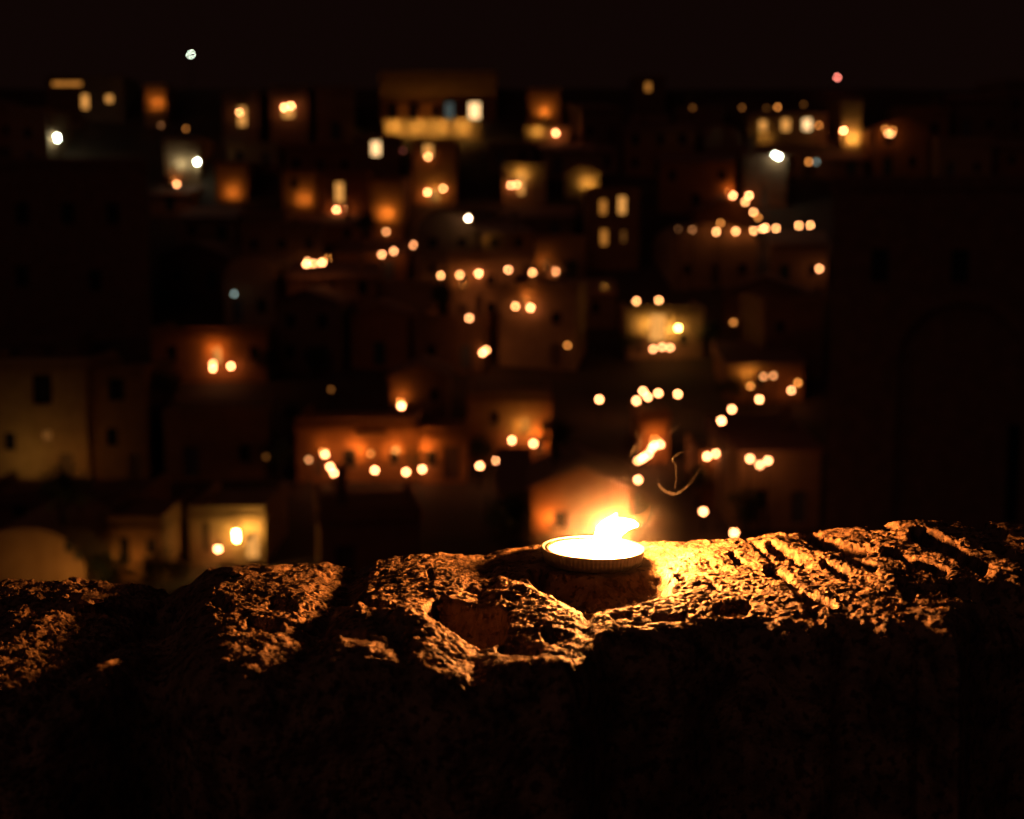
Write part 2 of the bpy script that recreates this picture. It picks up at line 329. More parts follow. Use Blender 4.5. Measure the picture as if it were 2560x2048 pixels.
# the rest of the town, row by row
rows = [300, 368, 440, 520, 602, 690, 782, 880, 992, 1112, 1235]
def clear(x0, x1, yt, yb):
    for a, b, c, d in NOTABLE:
        if x0 < b-6 and x1 > a+6 and yt < d-2 and yb > c+30: return False
    return True
WORDS = {1: 'one', 2: 'two', 3: 'three', 4: 'four', 5: 'five', 6: 'six', 7: 'seven', 8: 'eight', 0: 'no'}
for ri, yb0 in enumerate(rows):
    x = -160 + random.uniform(0, 120)
    while x < 2310:
        yb = yb0 + random.uniform(-14, 14); Y = row_depth(yb); s = Y*K/FPX
        w = random.uniform(4.6, 9.2); h = random.uniform(4.0, 7.6); x1 = x + w/s
        for h in (h, 4.2, 3.3, 2.9):
            if clear(x, x1, yb-h/s, yb): break
        if clear(x, x1, yb-h/s, yb):
            a = at_depth(x, yb, Y); nst = 2 if h > 5 else 1; n = max(1, int(w/2.6)); wins = []
            roof = random.choices(['flat', 'gable', 'vault', 'lean'], [5, 2, 2, 2] if h > 4.6 else [1, 0, 0, 1])[0]; dcol = random.choice(list(DOORS))
            hh = h - {'flat': .75, 'gable': w*.2, 'vault': min(w/2, 2.2), 'lean': 1.3}[roof]
            dslot = random.randrange(n)
            if hh < 1.9: x = x1; continue
            for st in range(nst):
                zc = min(1.6, hh-.85) if st == 0 else min(hh-1.0, 4.4)
                if st == 1 and hh < 5: continue
                for k in range(n):
                    if (st == 0 and k == dslot) or random.random() < .25: continue
                    wins.append((-w/2+(k+.5)*w/n+random.uniform(-.15, .15), zc, random.choice((.8, .95)), random.choice((1.1, 1.3)), None))
            ch = random.choice([None, None, -w*.25, w*.3]) if roof in ('flat', 'lean') else None
            mi = random.randrange(4)
            lab = '%s %s unlit house with %s roof, %s window%s and %s door%s' % (
                'wide' if w > 7.4 else 'narrow' if w < 5.8 else 'mid-sized', ['sandy', 'pale', 'greyish', 'ochre'][mi],
                {'flat': 'flat walled', 'gable': 'tiled gable', 'vault': 'rounded vault', 'lean': 'sloping tiled'}[roof], WORDS[len(wins)], '' if len(wins) == 1 else 's', dcol, ', chimney' if ch else '')
            house('stone_house', lab, 'house', a[0]+w/2, Y, a[2], w, hh, random.uniform(6.5, 8.5), math.radians(random.uniform(-13, 13)), wins,
                  [(-w/2+(dslot+.5)*w/n, 1.05, min(2.15, hh-.2))], roof, TUFA[mi], dcol, ch, 'unlit houses on the hillside')
        x = x1 + random.uniform(2, 30)/max(s*20, .5)

# ------------------------------------------------------------------ street lights
def cast(o, d):
    """first hit of a ray with the town: (t, normal, kind)"""
    best = (1e9, None, None)
    for H in HOUSES:
        c, s_ = math.cos(-H['rz']), math.sin(-H['rz']); rel = o-np.array(H['c'])
        lo = np.array([c*rel[0]-s_*rel[1], s_*rel[0]+c*rel[1], rel[2]]); ld = np.array([c*d[0]-s_*d[1], s_*d[0]+c*d[1], d[2]])
        bmin = np.array([-H['w']/2, 0, -2.5]); bmax = np.array([H['w']/2, H['dep'], H['h']])
        with np.errstate(divide='ignore', invalid='ignore'):
            t1 = (bmin-lo)/ld; t2 = (bmax-lo)/ld
        tn = np.minimum(t1, t2); tf = np.maximum(t1, t2); k = int(np.nanargmax(tn)); t = tn[k]
        if t > 0 and t < np.nanmin(tf) and t < best[0]:
            n = np.zeros(3); n[k] = -np.sign(ld[k]); ci, si = math.cos(H['rz']), math.sin(H['rz'])
            best = (t, np.array([ci*n[0]-si*n[1], si*n[0]+ci*n[1], n[2]]), 'top' if k == 2 else 'wall')
    ts = np.linspace(60, 398, 1400)/max(d[1], 1e-6) if d[1] > .1 else np.linspace(0, 60, 400)
    pts = o[None]+d[None]*ts[:, None]; g = np.interp(pts[:, 1], PD, PZ); hit = np.nonzero(pts[:, 2] < g)[0]
    if len(hit) and ts[hit[0]] < best[0]: best = (ts[hit[0]], np.array([0, 0, 1.]), 'ground')
    return best
COLS = {'w': (1, .35, .125), 'o': (1, .33, .06), 'y': (1, .37, .12), 'G': (1, .62, .14), 'O': (1, .46, .09), 'L': (.86, 1, .78), 'g': (.55, .75, .68), 'r': (1, .22, .16), 'p': (1, .72, .45)}
RB = .125
bulb_cache = {}
def bulb_mesh(col, s):
    k = (col, s)
    if k not in bulb_cache: bulb_cache[k] = icosphere(RB, 2).mesh('globe', glow('lamp_%s_%g' % k, COLS[col], s), True)
    return bulb_cache[k]
mb = MB(); mb.lathe([(.001, .30), (.03, .30), (.05, .22), (.17, .145), (.17, .125), (.05, .125)], 10); CAP = mb.mesh('cap', IRON)
pole_cache = {}
def pole_mesh(h):
    h = max(.3, round(h*4)/4)
    if h not in pole_cache:
        mb = MB(); mb.lathe([(.11, -h), (.11, -h+.25), (.06, -h+.35), (.045, -.3), (.045, -.16), (.09, -.13), (.001, -.12)], 8); pole_cache[h] = mb.mesh('pole', IRON)
    return pole_cache[h]
mb = MB(); mb.box(-.02, .02, 0, .75, .28, .32); mb.box(-.06, .06, .70, .78, .12, .40); mb.tube([(0, .74, .16), (0, .45, .20), (0, .2, .28)], .015, 6); ARM = mb.mesh('bracket', IRON)
LAMPS = {}
def lamp(xd, yd, kind, col, s, label, group):
    d = ray(xd, yd); t, n, what = cast(CAM, d)
    s = round(s*min(1.25, max(.75, (t*d[1] if t < 1e8 else 200)/140)), 1)
    if kind == 'w' and what == 'wall':
        p = CAM+d*t; p = p + n*.74; p = at_depth(xd, yd, p[1])
        o = thing('wall_lantern', label, 'lantern', tuple(p), math.atan2(-n[0], n[1]) + math.pi, group)
        o.rotation_euler.z = math.atan2(n[0], -n[1])
        link('globe', bulb_mesh(col, s), o); link('cap', CAP, o); link('bracket', ARM, o)
    else:
        if t > 1e8: t = 200/d[1]
        if what == 'wall': t2 = t - 1.6/d[1]
        else: t2 = t - 5.0/d[1]
        p = CAM+d*t2
        tb, _, _ = cast(p, np.array([0, 0, -1.]))
        base = p[2]-ground(p[1]) if tb > 1e8 else tb
        o = thing('street_lamp', label, 'lamp', (p[0], p[1], p[2]), 0, group)
        link('globe', bulb_mesh(col, s), o); link('cap', CAP, o); link('pole', pole_mesh(base), o)
    return o
A, B, C_ = 50, 29, 7       # bright, medium, faint
groups = [
 ('warm lantern in the zigzag of lights under the tower house', [(813, 488, 'w', 'y', 14), (804, 536, 'p', 'w', B), (829, 529, 'p', 'w', B), (871, 516, 'w', 'w', B)]),
 ('warm lantern in the level row of six along the middle street', [(928, 580, 'p', 'y', B), (968, 579, 'w', 'y', B), (1008, 576, 'w', 'w', A), (1070, 568, 'p', 'w', B), (1121, 574, 'w', 'y', B), (1170, 572, 'w', 'w', A)]),
 ('warm lantern in the loose group below the level row of six', [(1004, 641, 'p', 'w', A), (988, 670, 'p', 'w', B), (1085, 645, 'w', 'y', B), (1117, 648, 'w', 'w', A)]),
 ('one of two touching lanterns alone on the dark slope', [(1024, 737, 'p', 'y', B), (1016, 743, 'p', 'w', A)]),
 ('faint orange lamp alone on the dark slope', [(1195, 727, 'p', 'o', C_)]),
 ('lantern in the tight cluster of four by the small orange glow', [(647, 551, 'p', 'y', B), (645, 556, 'p', 'w', A), (660, 555, 'p', 'y', B), (678, 553, 'w', 'w', A)]),
 ('faint greenish lamp above the candlelit amber house', [(493, 619, 'p', 'g', 3)]),
 ('red-orange lantern below the pale green lit wall', [(372, 388, 'w', 'w', B)]),
 ('lantern at the foot of the candlelit amber front', [(448, 766, 'w', 'w', B), (448, 776, 'w', 'w', A), (486, 771, 'w', 'w', A)]),
 ('one of two lanterns under the tall golden window', [(708, 442, 'w', 'w', A), (727, 442, 'w', 'y', B)]),
 ('lantern under the lit window of the slim house', [(901, 330, 'w', 'y', B)]),
 ('lantern in the glowing niche of the slim house', [(900, 405, 'w', 'w', A), (933, 397, 'w', 'y', B)]),
 ('glaring lantern in the golden lit recess', [(1075, 390, 'w', 'w', B), (1088, 389, 'w', 'w', B)]),
 ('bright white lamp on a post above the level row of six', [(986, 460, 'p', 'p', 60)]),
 ('cool white street lamp alone above the hilltop houses', [(402, 115, 'p', 'L', 22)]),
 ('glaring white lamp beside the huge dark block', [(120, 288, 'p', 'L', 80), (121, 294, 'p', 'L', 80)]),
 ('glaring white street lamp by the pale green wall', [(415, 341, 'w', 'L', 90)]),
 ('glaring white floodlamp under the three rounded windows', [(1632, 326, 'w', 'L', 60), (1640, 330, 'w', 'L', 90)]),
 ('red beacon lamp above the ridge', [(1763, 163, 'p', 'r', 22)]),
 ('lantern on the tall lit hilltop window', [(504, 237, 'w', 'y', B)]),
 ('one of two glaring lamps at the bright hilltop window', [(598, 226, 'w', 'w', 60), (613, 223, 'w', 'w', 60)]),
 ('bright lantern on the ledge under the square golden front', [(1170, 280, 'w', 'w', 60)]),
 ('faint reddish lamp beside the cream lit window', [(849, 317, 'p', 'r', .8)]),
 ('faint orange lamp on the ridge above the three rounded windows', [(1562, 227, 'p', 'o', 1.6), (1637, 226, 'p', 'o', 8), (1692, 220, 'p', 'o', .8), (1458, 227, 'p', 'o', 1.0), (1614, 228, 'p', 'o', .6)]),
 ('orange lamp beside the row of three rounded windows', [(1724, 264, 'p', 'o', 8)]),
 ('bright lamp beside the bell tower', [(1776, 275, 'w', 'w', 70)]),
 ('lamp in the clustered lights right of the bell tower', [(1864, 272, 'p', 'o', 8), (1870, 281, 'p', 'y', 18), (1876, 282, 'p', 'y', 18), (1880, 275, 'p', 'o', 8)]),
 ('small orange lamp below the bell tower', [(1703, 341, 'p', 'o', 10)]),
 ('small grey lamp below the bell tower', [(1719, 341, 'p', 'g', 2.2)]),
 ('lantern of the stairway climbing to the palace side street', [(1543, 412, 'w', 'w', A), (1577, 412, 'p', 'w', A), (1569, 425, 'p', 'y', B), (1586, 447, 'p', 'y', B), (1596, 458, 'p', 'o', 8), (1517, 470, 'p', 'o', 7)]),
 ('lantern in the straight row of lights left of the palace', [(1508, 488, 'p', 'y', B), (1549, 487, 'w', 'y', B), (1587, 486, 'w', 'y', B), (1606, 482, 'p', 'w', B), (1612, 480, 'p', 'y', B), (1634, 481, 'p', 'y', B), (1682, 475, 'p', 'y', B), (1706, 474, 'p', 'y', B)]),
 ('faint yellow lamp at the dark end of the straight row', [(1458, 484, 'p', 'y', 3), (1428, 482, 'p', 'y', .8)]),
 ('single lantern at the corner of the tall dark palace', [(1725, 566, 'p', 'w', B)]),
 ('one of two lanterns above the golden lit cluster front', [(1340, 634, 'p', 'y', B), (1387, 632, 'p', 'y', B)]),
 ('glaring lamp on the golden lit cluster front', [(1428, 691, 'w', 'G', 90)]),
 ('one of three touching lanterns below the golden lit cluster front', [(1375, 735, 'p', 'w', B), (1394, 731, 'p', 'w', B), (1411, 732, 'p', 'w', B)]),
 ('faint orange lamp right of the golden lit cluster', [(1544, 679, 'p', 'o', 6)]),
 ('pale lantern before the broken yellow wall', [(1608, 793, 'p', 'y', 9), (1628, 791, 'p', 'y', 9)]),
 ('orange lantern at the end of the broken yellow wall', [(1580, 813, 'p', 'o', 9), (1680, 806, 'w', 'o', 11)]),
 ('lantern on the lane descending from the broken yellow wall', [(1666, 822, 'p', 'w', B), (1599, 841, 'p', 'w', A), (1541, 862, 'p', 'w', A), (1519, 886, 'p', 'w', A)]),
 ('lantern in the bunch of five on the middle lane', [(1340, 844, 'p', 'w', A), (1354, 824, 'p', 'w', A), (1364, 836, 'p', 'w', A), (1386, 828, 'p', 'w', A), (1427, 830, 'p', 'w', A)]),
 ('single lantern left of the bunch of five', [(1262, 841, 'p', 'w', A)]),
 ('lantern in the bright chain above the candle', [(1390, 936, 'p', 'w', A), (1377, 938, 'w', 'w', 60), (1373, 944, 'w', 'w', A), (1366, 956, 'p', 'w', A), (1356, 963, 'p', 'w', A), (1350, 966, 'p', 'w', A), (1343, 970, 'p', 'y', B)]),
 ('single lantern just above the candle flame', [(1343, 1010, 'p', 'w', A)]),
 ('one of two touching lanterns above the orange lit lower house', [(1489, 961, 'w', 'w', A), (1508, 955, 'w', 'w', A)]),
 ('lantern in the lower trio before the palace', [(1579, 966, 'p', 'w', 36), (1600, 979, 'p', 'w', 30), (1617, 970, 'p', 'w', 36)]),
 ('single lamp on the lowest slope above the rocky parapet', [(1481, 1077, 'p', 'w', A), (1546, 1122, 'p', 'w', 50)]),
 ('lantern on the wall of the gabled house', [(845, 855, 'w', 'w', 70)]),
 ('lantern stepping down the left end of the lantern street', [(684, 957, 'w', 'w', 45), (695, 983, 'p', 'w', 50), (703, 996, 'p', 'w', 50)]),
 ('faint lamp on the lantern street', [(650, 968, 'p', 'y', 6), (780, 955, 'w', 'o', 5)]),
 ('lantern in the spaced row along the lantern street', [(789, 990, 'p', 'w', 50), (855, 994, 'p', 'w', 50), (889, 988, 'w', 'w', 50), (1010, 981, 'p', 'w', 50), (1046, 970, 'p', 'w', 50)]),
 ('lantern on the broad orange lit house', [(1078, 927, 'w', 'w', 50), (1123, 934, 'w', 'w', 50)]),
 ('small bright lantern left of the yellow arched doorway', [(459, 1156, 'w', 'w', 50)]),
 ('glaring lamp over the yellow arched doorway', [(497, 1122, 'w', 'G', 160), (498, 1134, 'w', 'G', 160)]),
 ('faint speck of orange light on the dark slope left of the street', [(697, 820, 'p', 'o', 1.0), (560, 962, 'p', 'o', .5), (796, 578, 'p', 'o', .5), (391, 271, 'p', 'o', 3), (339, 264, 'p', 'y', 1.5)]),
]
for lab, items in groups:
    for (xd, yd, k, c, s) in items: lamp(xd, yd, k, c, s, lab, lab if len(items) > 1 else None)

# shielded floodlights that wash a wall; the lens faces the wall, the housing faces us
mb = MB(); mb.box(-.2, .2, -.14, .06, -.12, .12); mb.box(-.02, .02, -.1, -.06, -.4, -.12); HOUSING = mb.mesh('housing', IRON)
lens_cache = {}
def flood(xd, yd, col, s, label, off=.8, tilt=35):
    d = ray(xd, yd); t, n, what = cast(CAM, d)
    if what != 'wall': print('flood misses wall', xd, yd, what); return
    p = CAM+d*t+n*off; s *= 6
    o = thing('floodlight', label, 'floodlight', tuple(p), math.atan2(n[0], -n[1])); o.rotation_mode = 'ZXY'; o.rotation_euler.x = math.radians(tilt)
    link('housing', HOUSING, o); k = (col, s)
    if k not in lens_cache:
        m_ = MB(); m_.box(-.17, .17, .063, .075, -.1, .1); lens_cache[k] = m_.mesh('lens', glow('flood_%s_%g' % k, COLS[col], s))
    link('lens', lens_cache[k], o)
for x_, lab in ((830, 'west end'), (880, 'west half'), (925, 'middle'), (975, 'east half')):
    flood(x_, 262, 'G', 36, 'shielded floodlight on the %s of the bright terrace wall' % lab, 1.2, -30)
FL = [(850, 240, 'O', 3, 'floodlight washing the palace above the terrace at its dark window', 1.3), (900, 240, 'O', 4, 'floodlight washing the middle of the palace above the terrace', 1.3),
      (1146, 240, 'O', 26, 'floodlight under the square golden house front'), (1130, 280, 'G', 18, 'floodlight on the ledge wall'),
      (490, 410, 'O', 20, 'floodlight at the foot of the orange square front'), (815, 455, 'O', 34, 'floodlight at the foot of the tower house'),
      (380, 350, 'L', 14, 'floodlight on the pale green wall'), (1238, 392, 'G', 26, 'floodlight on the lit gable end'), (915, 412, 'G', 26, 'floodlight in the glowing niche'),
      (1097, 372, 'G', 26, 'floodlight in the golden recess'), (1360, 690, 'G', 26, 'floodlight left on the golden cluster front'), (1405, 700, 'G', 36, 'floodlight in the middle of the golden cluster front'),
      (1796, 296, 'G', 50, 'floodlight at the foot of the bell tower'), (1610, 292, 'G', 8, 'floodlight under the rounded windows'),
      (1575, 790, 'G', 12, 'floodlight on the broken yellow wall'), (640, 425, 'O', 20, 'floodlight on the dark house beside the tall golden window'),
      (330, 222, 'O', 20, 'floodlight on the blunt hilltop house wall'), (455, 745, 'o', 26, 'floodlight on the candlelit amber front'),
      (1160, 1100, 'o', 40, 'floodlight on the gabled house behind the flame'), (1290, 1100, 'o', 40, 'floodlight by the door of the gabled house behind the flame', 1.5),
      (60, 980, 'G', 14, 'floodlight low on the big pale house', 3.0), (160, 985, 'O', 10, 'floodlight at the corner of the big pale house', 3.0),
      (60, 1215, 'O', 7, 'floodlight at the foot of the vaulted house', 2.5), (165, 1220, 'O', 16, 'floodlight at the edge of the vaulted house', 2.0), (290, 1190, 'O', 10, 'floodlight at the small amber house', 1.4),
      (750, 955, 'o', 30, 'floodlight on the low orange street front'), (830, 955, 'o', 24, 'floodlight by the arches of the orange street front'), (895, 950, 'o', 24, 'floodlight behind the spaced lanterns'),
      (1140, 925, 'o', 40, 'floodlight at the corner of the broad orange house'), (1100, 905, 'G', 20, 'floodlight over the door of the broad orange house'),
      (530, 1120, 'G', 24, 'floodlight inside the yellow arched house'),
      (684, 950, 'o', 10, 'light added for the glow over the top lantern of the stepping three', .6, 75), (845, 846, 'o', 12, 'light added for the glow over the lantern of the gabled house', .6, 75),  # from here to the red-orange lantern: lights added to deepen the lanterns' glow
      (1378, 925, 'o', 14, 'light added for the glow over the bright lantern chain', .6, 75), (680, 545, 'o', 10, 'light added for the glow over the tight cluster of four lanterns', .6, 75),
      (1535, 405, 'o', 10, 'light added for the glow over the first stairway lantern', .6, 75), (370, 382, 'o', 6, 'light added for the glow over the red-orange lantern', .6, 75),
      (1272, 605, 'o', 10, 'floodlight on the dark slope under the four tall windows', .8, 60), (1110, 632, 'o', 10, 'floodlight on the house behind the loose lanterns', .8, 60),
      (1145, 560, 'o', 8, 'floodlight behind the east end of the level row', .8, 60), (975, 600, 'o', 6, 'floodlight under the west end of the level row', .8, 60), (1020, 515, 'G', 5, 'floodlight below the white lamp post', 1.2, 50)]
for a in FL: flood(*a)

# ------------------------------------------------------------------ shrubs in corners of the terraces
LEAF = stone_mat('shrub_leaf', (.030, .040, .016), (.07, .08, .03), 3)
def shrub_meshes(seed):
    rnd = random.Random(seed); f = MB(); lobes = [(rnd.uniform(-.6, .6), rnd.uniform(-.4, .4), rnd.uniform(.6, 1.5), rnd.uniform(.35, .75)) for _ in range(8)]
    for _ in range(420):
        cx, cy_, cz_, r = rnd.choice(lobes); v = Vector((rnd.gauss(0, 1), rnd.gauss(0, 1), rnd.gauss(0, 1))).normalized()*r*rnd.uniform(.6, 1.05)
        c = Vector((cx, cy_, cz_))+v; a = Vector((rnd.gauss(0, 1), rnd.gauss(0, 1), rnd.gauss(0, 1))).normalized(); b = a.cross(v).normalized(); L = rnd.uniform(.08, .17)
        f.quad(c-a*L, c+b*L*.5, c+a*L, c-b*L*.5)
    st = MB()
    for k in range(5): st.tube([(0, 0, -.3), (lobes[k][0]*.5, lobes[k][1]*.5, lobes[k][2]*.5), lobes[k][:3]], [.06, .035, .012], 6)
    return f.mesh('foliage', LEAF), st.mesh('stem', FRAME)
SPOT = ['on top of the vaulted house', 'between the vaulted house and the small amber house', 'between the small amber house and the yellow arched house', 'left of the low orange street front, low down', 'at the upper corner of the low orange street front',
        'between the low orange street front and its tall dark doorway', 'between the tall dark doorway and the broad orange house', 'by the lean-to beside the gabled house behind the flame', 'between the lean-to and the gabled house behind the flame', 'right of the gabled house behind the flame',
        'at the near corner of the golden lit cluster', 'at the far corner of the golden lit cluster', 'left of the orange lit lower house', 'right of the orange lit lower house', 'at the low end of the broken yellow wall', 'right of the broad orange lit house',
        'at the foot of the tall tower house', 'at the end of the level row of six lanterns', 'below the start of the level row of six lanterns', 'at the near corner of the candlelit amber house', 'at the far corner of the candlelit amber house', 'under the tight cluster of four lanterns']
SHRUBS = [shrub_meshes(k) for k in range(4)]
for k, (xd, yd, sc_) in enumerate([(130, 1098, 1.2), (196, 1215, 1.1), (345, 1245, 1.1), (590, 1000, 1.2), (612, 905, 1.0), (882, 1003, 1.0), (985, 962, 1.1), (1062, 1125, 1.2), (1118, 1128, 1.1), (1345, 1130, 1.3),
                                   (1318, 748, 1.1), (1485, 745, 1.3), (1470, 1055, 1.2), (1560, 1060, 1.2), (1530, 835, 1.0), (1165, 965, 1.1), (775, 505, 1.3), (1180, 585, 1.2), (930, 655, 1.3), (320, 805, 1.1), (565, 800, 1.2), (660, 640, 1.2)]):
    d = ray(xd, yd); t, n, what = cast(CAM, d); p = CAM+d*t
    if what == 'wall': p = p+n*.9
    tb, _, _ = cast(p+np.array([0, 0, .5]), np.array([0, 0, -1.])); zb = p[2]+.5-tb if tb < 1e8 else ground(p[1])
    o = thing('shrub', 'dark leafy shrub ' + SPOT[k], 'shrub', (p[0], p[1], zb-.05), k*1.3, 'shrubs among the houses'); o.scale = (sc_*1.2, sc_*1.2, sc_*1.2)
    link('foliage', SHRUBS[k % 4][0], o); link('stem', SHRUBS[k % 4][1], o)

# ------------------------------------------------------------------ the stone parapet
ZT = 1.2
def P(xd, yd, z=ZT):
    p = at_z(xd, yd, z); return p[0], p[1]
BX = [P(x, 1150, ZT)[0] for x in (0, 200, 330, 345, 430, 500, 680, 745, 800, 930, 1020, 1060, 1140, 1240, 1360, 1400, 1560, 1800, 2000, 2156)]
BZ = [-.043, -.042, -.054, -.062, -.030, -.023, -.024, -.036, -.020, -.012, -.016, -.008, -.002, 0, 0, .002, .006, .017, .020, .022]
def seglines(x, y, pts, w):
    best = np.full(x.shape, 9.)
    for (ax, ay), (bx, by) in zip(pts, pts[1:]):
        dx, dy = bx-ax, by-ay; t = np.clip(((x-ax)*dx+(y-ay)*dy)/(dx*dx+dy*dy), 0, 1)
        best = np.minimum(best, (x-ax-t*dx)**2+(y-ay-t*dy)**2)
    return np.exp(-best/(2*w*w))
RIDGES = [  # display-pixel polylines, width m, height m
 ([(960, 1200), (1080, 1250), (1190, 1310)], .045, .007),
 ([(780, 1262), (870, 1320), (940, 1405)], .014, .005),
 ([(870, 1300), (960, 1350), (1060, 1385), (1170, 1395)], .014, .005),
 ([(430, 1195), (560, 1190), (690, 1210), (785, 1285)], .026, .003),
 ([(480, 1345), (600, 1335), (690, 1360)], .018, .004),
 ([(1640, 1165), (1740, 1200), (1880, 1262)], .016, .004),
 ([(1830, 1118), (2000, 1180), (2160, 1262)], .02, .004)]
RIDGES = [([P(*q) for q in pts], w, h) for pts, w, h in RIDGES]
HOLLOWS = [  # display-pixel polylines, half width px, depth m
 ([(1150, 1214), (1205, 1234), (1245, 1254), (1310, 1246), (1380, 1228)], 27, .0245), ([(1238, 1262), (1240, 1283)], 14, .02),
 ([(930, 1278), (985, 1292), (1035, 1304)], 30, .054), ([(722, 1222), (770, 1246), (825, 1276)], 10, .012), ([(690, 1330), (760, 1338)], 13, .010),
 ([(575, 1232), (610, 1240)], 12, .010), ([(530, 1282), (580, 1292)], 14, .008), ([(1060, 1350), (1130, 1362)], 11, .012), ([(1150, 1330), (1165, 1345)], 10, .010), ([(904, 1184), (908, 1202)], 5, .012),
 ([(640, 1275), (680, 1280)], 8, .008), ([(460, 1225), (480, 1240)], 12, .010), ([(980, 1225), (1010, 1232)], 5, .006), ([(1060, 1250), (1090, 1262)], 5, .006),
 ([(1540, 1180), (1562, 1193)], 6, .008), ([(1622, 1172), (1660, 1190), (1698, 1210)], 7, .010), ([(1700, 1150), (1727, 1161), (1769, 1183), (1818, 1190)], 12, .016), ([(1780, 1208), (1840, 1230)], 9, .013),
 ([(1832, 1137), (1884, 1152)], 6, .010), ([(1868, 1199), (1942, 1231), (1984, 1245)], 9, .014), ([(1926, 1166), (2000, 1195), (2066, 1239)], 12, .018), ([(1733, 1211), (1785, 1243)], 6, .010),
 ([(1614, 1208), (1655, 1226)], 8, .008), ([(1690, 1278), (1752, 1297)], 8, .012), ([(1897, 1268), (1915, 1290)], 8, .012), ([(2010, 1275), (2160, 1290)], 12, .02), ([(1510, 1288), (1570, 1290)], 10, .007),
 ([(1290, 1300), (1330, 1296)], 6, .008), ([(1380, 1300), (1440, 1298)], 7, .009), ([(1500, 1240), (1520, 1246)], 5, .007), ([(1425, 1222), (1440, 1226)], 5, .006), ([(2030, 1135), (2110, 1165)], 10, .010), ([(2080, 1190), (2150, 1215)], 8, .010)]
SEAMS = [[(346, 1185), (343, 1235), (345, 1300), (300, 1420)], [(742, 1205), (765, 1250), (805, 1300), (860, 1400)], [(1022, 1185), (1120, 1232), (1238, 1292), (1215, 1400)], [(1560, 1135), (1640, 1210), (1730, 1330)]]
SEAMS = [[P(*q) for q in s] for s in SEAMS]
SEAMW = [(.020, .030), (.005, .005), (.005, .005), (.003, .003)]
CANDLE = P(1248, 1186); CR = .0553

nxd = 1060
gx = np.concatenate([np.linspace(-1.6, -.62, 30, endpoint=False), np.linspace(-.62, .62, nxd), np.linspace(.62, 1.6, 31)[1:]])
# s parameter: back face (0..), top, front
s_back = np.linspace(-.5, -.02, 14, endpoint=False); s_top = np.linspace(-.02, 1.0, 400, endpoint=False); s_front = np.linspace(1.0, 1.30, 150, endpoint=False); s_low = np.linspace(1.30, 3.6, 26)
gs = np.concatenate([s_back, s_top, s_front, s_low])
X, S = np.meshgrid(gx, gs)
YB = 1.545
EDGE = [(0, 1420), (120, 1420), (230, 1385), (340, 1330), (430, 1370), (540, 1405), (728, 1388), (839, 1381), (939, 1412), (1030, 1402), (1117, 1381), (1204, 1389), (1240, 1350), (1263, 1318), (1430, 1316), (1487, 1296), (1570, 1292), (1661, 1318), (1711, 1322), (1752, 1304), (1831, 1322), (1885, 1336), (1915, 1310), (1980, 1362), (2005, 1300), (2092, 1276), (2156, 1270)]
EP = [P(*q) for q in EDGE]; o_ = np.argsort([q[0] for q in EP])
edge = np.interp(gx, np.array([q[0] for q in EP])[o_], np.array([q[1] for q in EP])[o_])
edge = np.convolve(np.pad(edge, 10, mode='edge'), np.ones(21)/21, 'valid')
edge = edge + .006*perlin(gx*9, gx*0, gx*0, 3)
E = np.broadcast_to(edge, X.shape); LT = YB-E
# base sheet with rounded edges
tY = YB-LT*np.clip(S, 0, 1); over = np.clip(S-1, 0, 9)*.44; under = np.clip(-S, 0, 9)*.8
Rf = .05
Y = tY.copy(); Z = np.full(X.shape, ZT)
arc = np.clip(over/(Rf*1.4), 0, 1)*1.4
Y -= Rf*np.sin(arc); Z -= Rf*(1-np.cos(arc)); rest = np.clip(over-Rf*1.4, 0, 9)
Y -= rest*math.cos(1.4)*.6; Z -= rest*math.sin(1.4)
Rb = .03; arcb = np.clip(under/(Rb*1.5), 0, 1)*1.5; restb = np.clip(under-Rb*1.5, 0, 9)
Y += Rb*np.sin(arcb); Z -= Rb*(1-np.cos(arcb)) + restb
topw = sstep(1.35, 1.02, S)*sstep(-.3, -.02, S)        # how much it faces up
NY = -np.sin(arc)+np.sin(arcb); NZ = np.cos(np.maximum(arc, arcb))
# macro relief on the top, by ground position
h = np.interp(X, BX, BZ)
for pts, w, a in RIDGES: h = h + a*seglines(X, Y, pts, w)
h = h + .075*sstep(CANDLE[0]-.08, CANDLE[0]-.22, X)*np.clip(1.42-Y, 0, .3)*sstep(-.62, -.36, X)
# where each bit of the top plane lies in the photograph, to place the hollows
rx_, ry_, rz_ = X, Y, np.full(X.shape, ZT-CAMZ)
dep_ = ry_*FWD[1]+rz_*FWD[2]; XD = (1280+FPX*rx_/dep_)/K; YD = (1024-FPX*(ry_*UP[1]+rz_*UP[2])/dep_)/K
jx = XD+9*fbm(X, Y, Z, 45, 2, 91); jy = YD+5*fbm(X, Y, Z, 45, 2, 95)
for pts, w, dp in HOLLOWS:
    best = np.full(X.shape, 1e9)
    for (ax, ay), (bx, by) in zip(pts, pts[1:]):
        ddx, ddy = bx-ax, by-ay; t = np.clip(((jx-ax)*ddx+(jy-ay)*ddy)/(ddx*ddx+ddy*ddy), 0, 1)
        best = np.minimum(best, np.hypot(jx-ax-t*ddx, jy-ay-t*ddy))
    h = h - dp*sstep(*((1.5, .45) if w == 27 else (1.35, .7)), best/w)
for s_, (w, d) in zip(SEAMS, SEAMW): h = h - d*seglines(X, Y, s_, w)
h = h + .006*perlin(X*8, Y*8, Z*8, 21)*topw
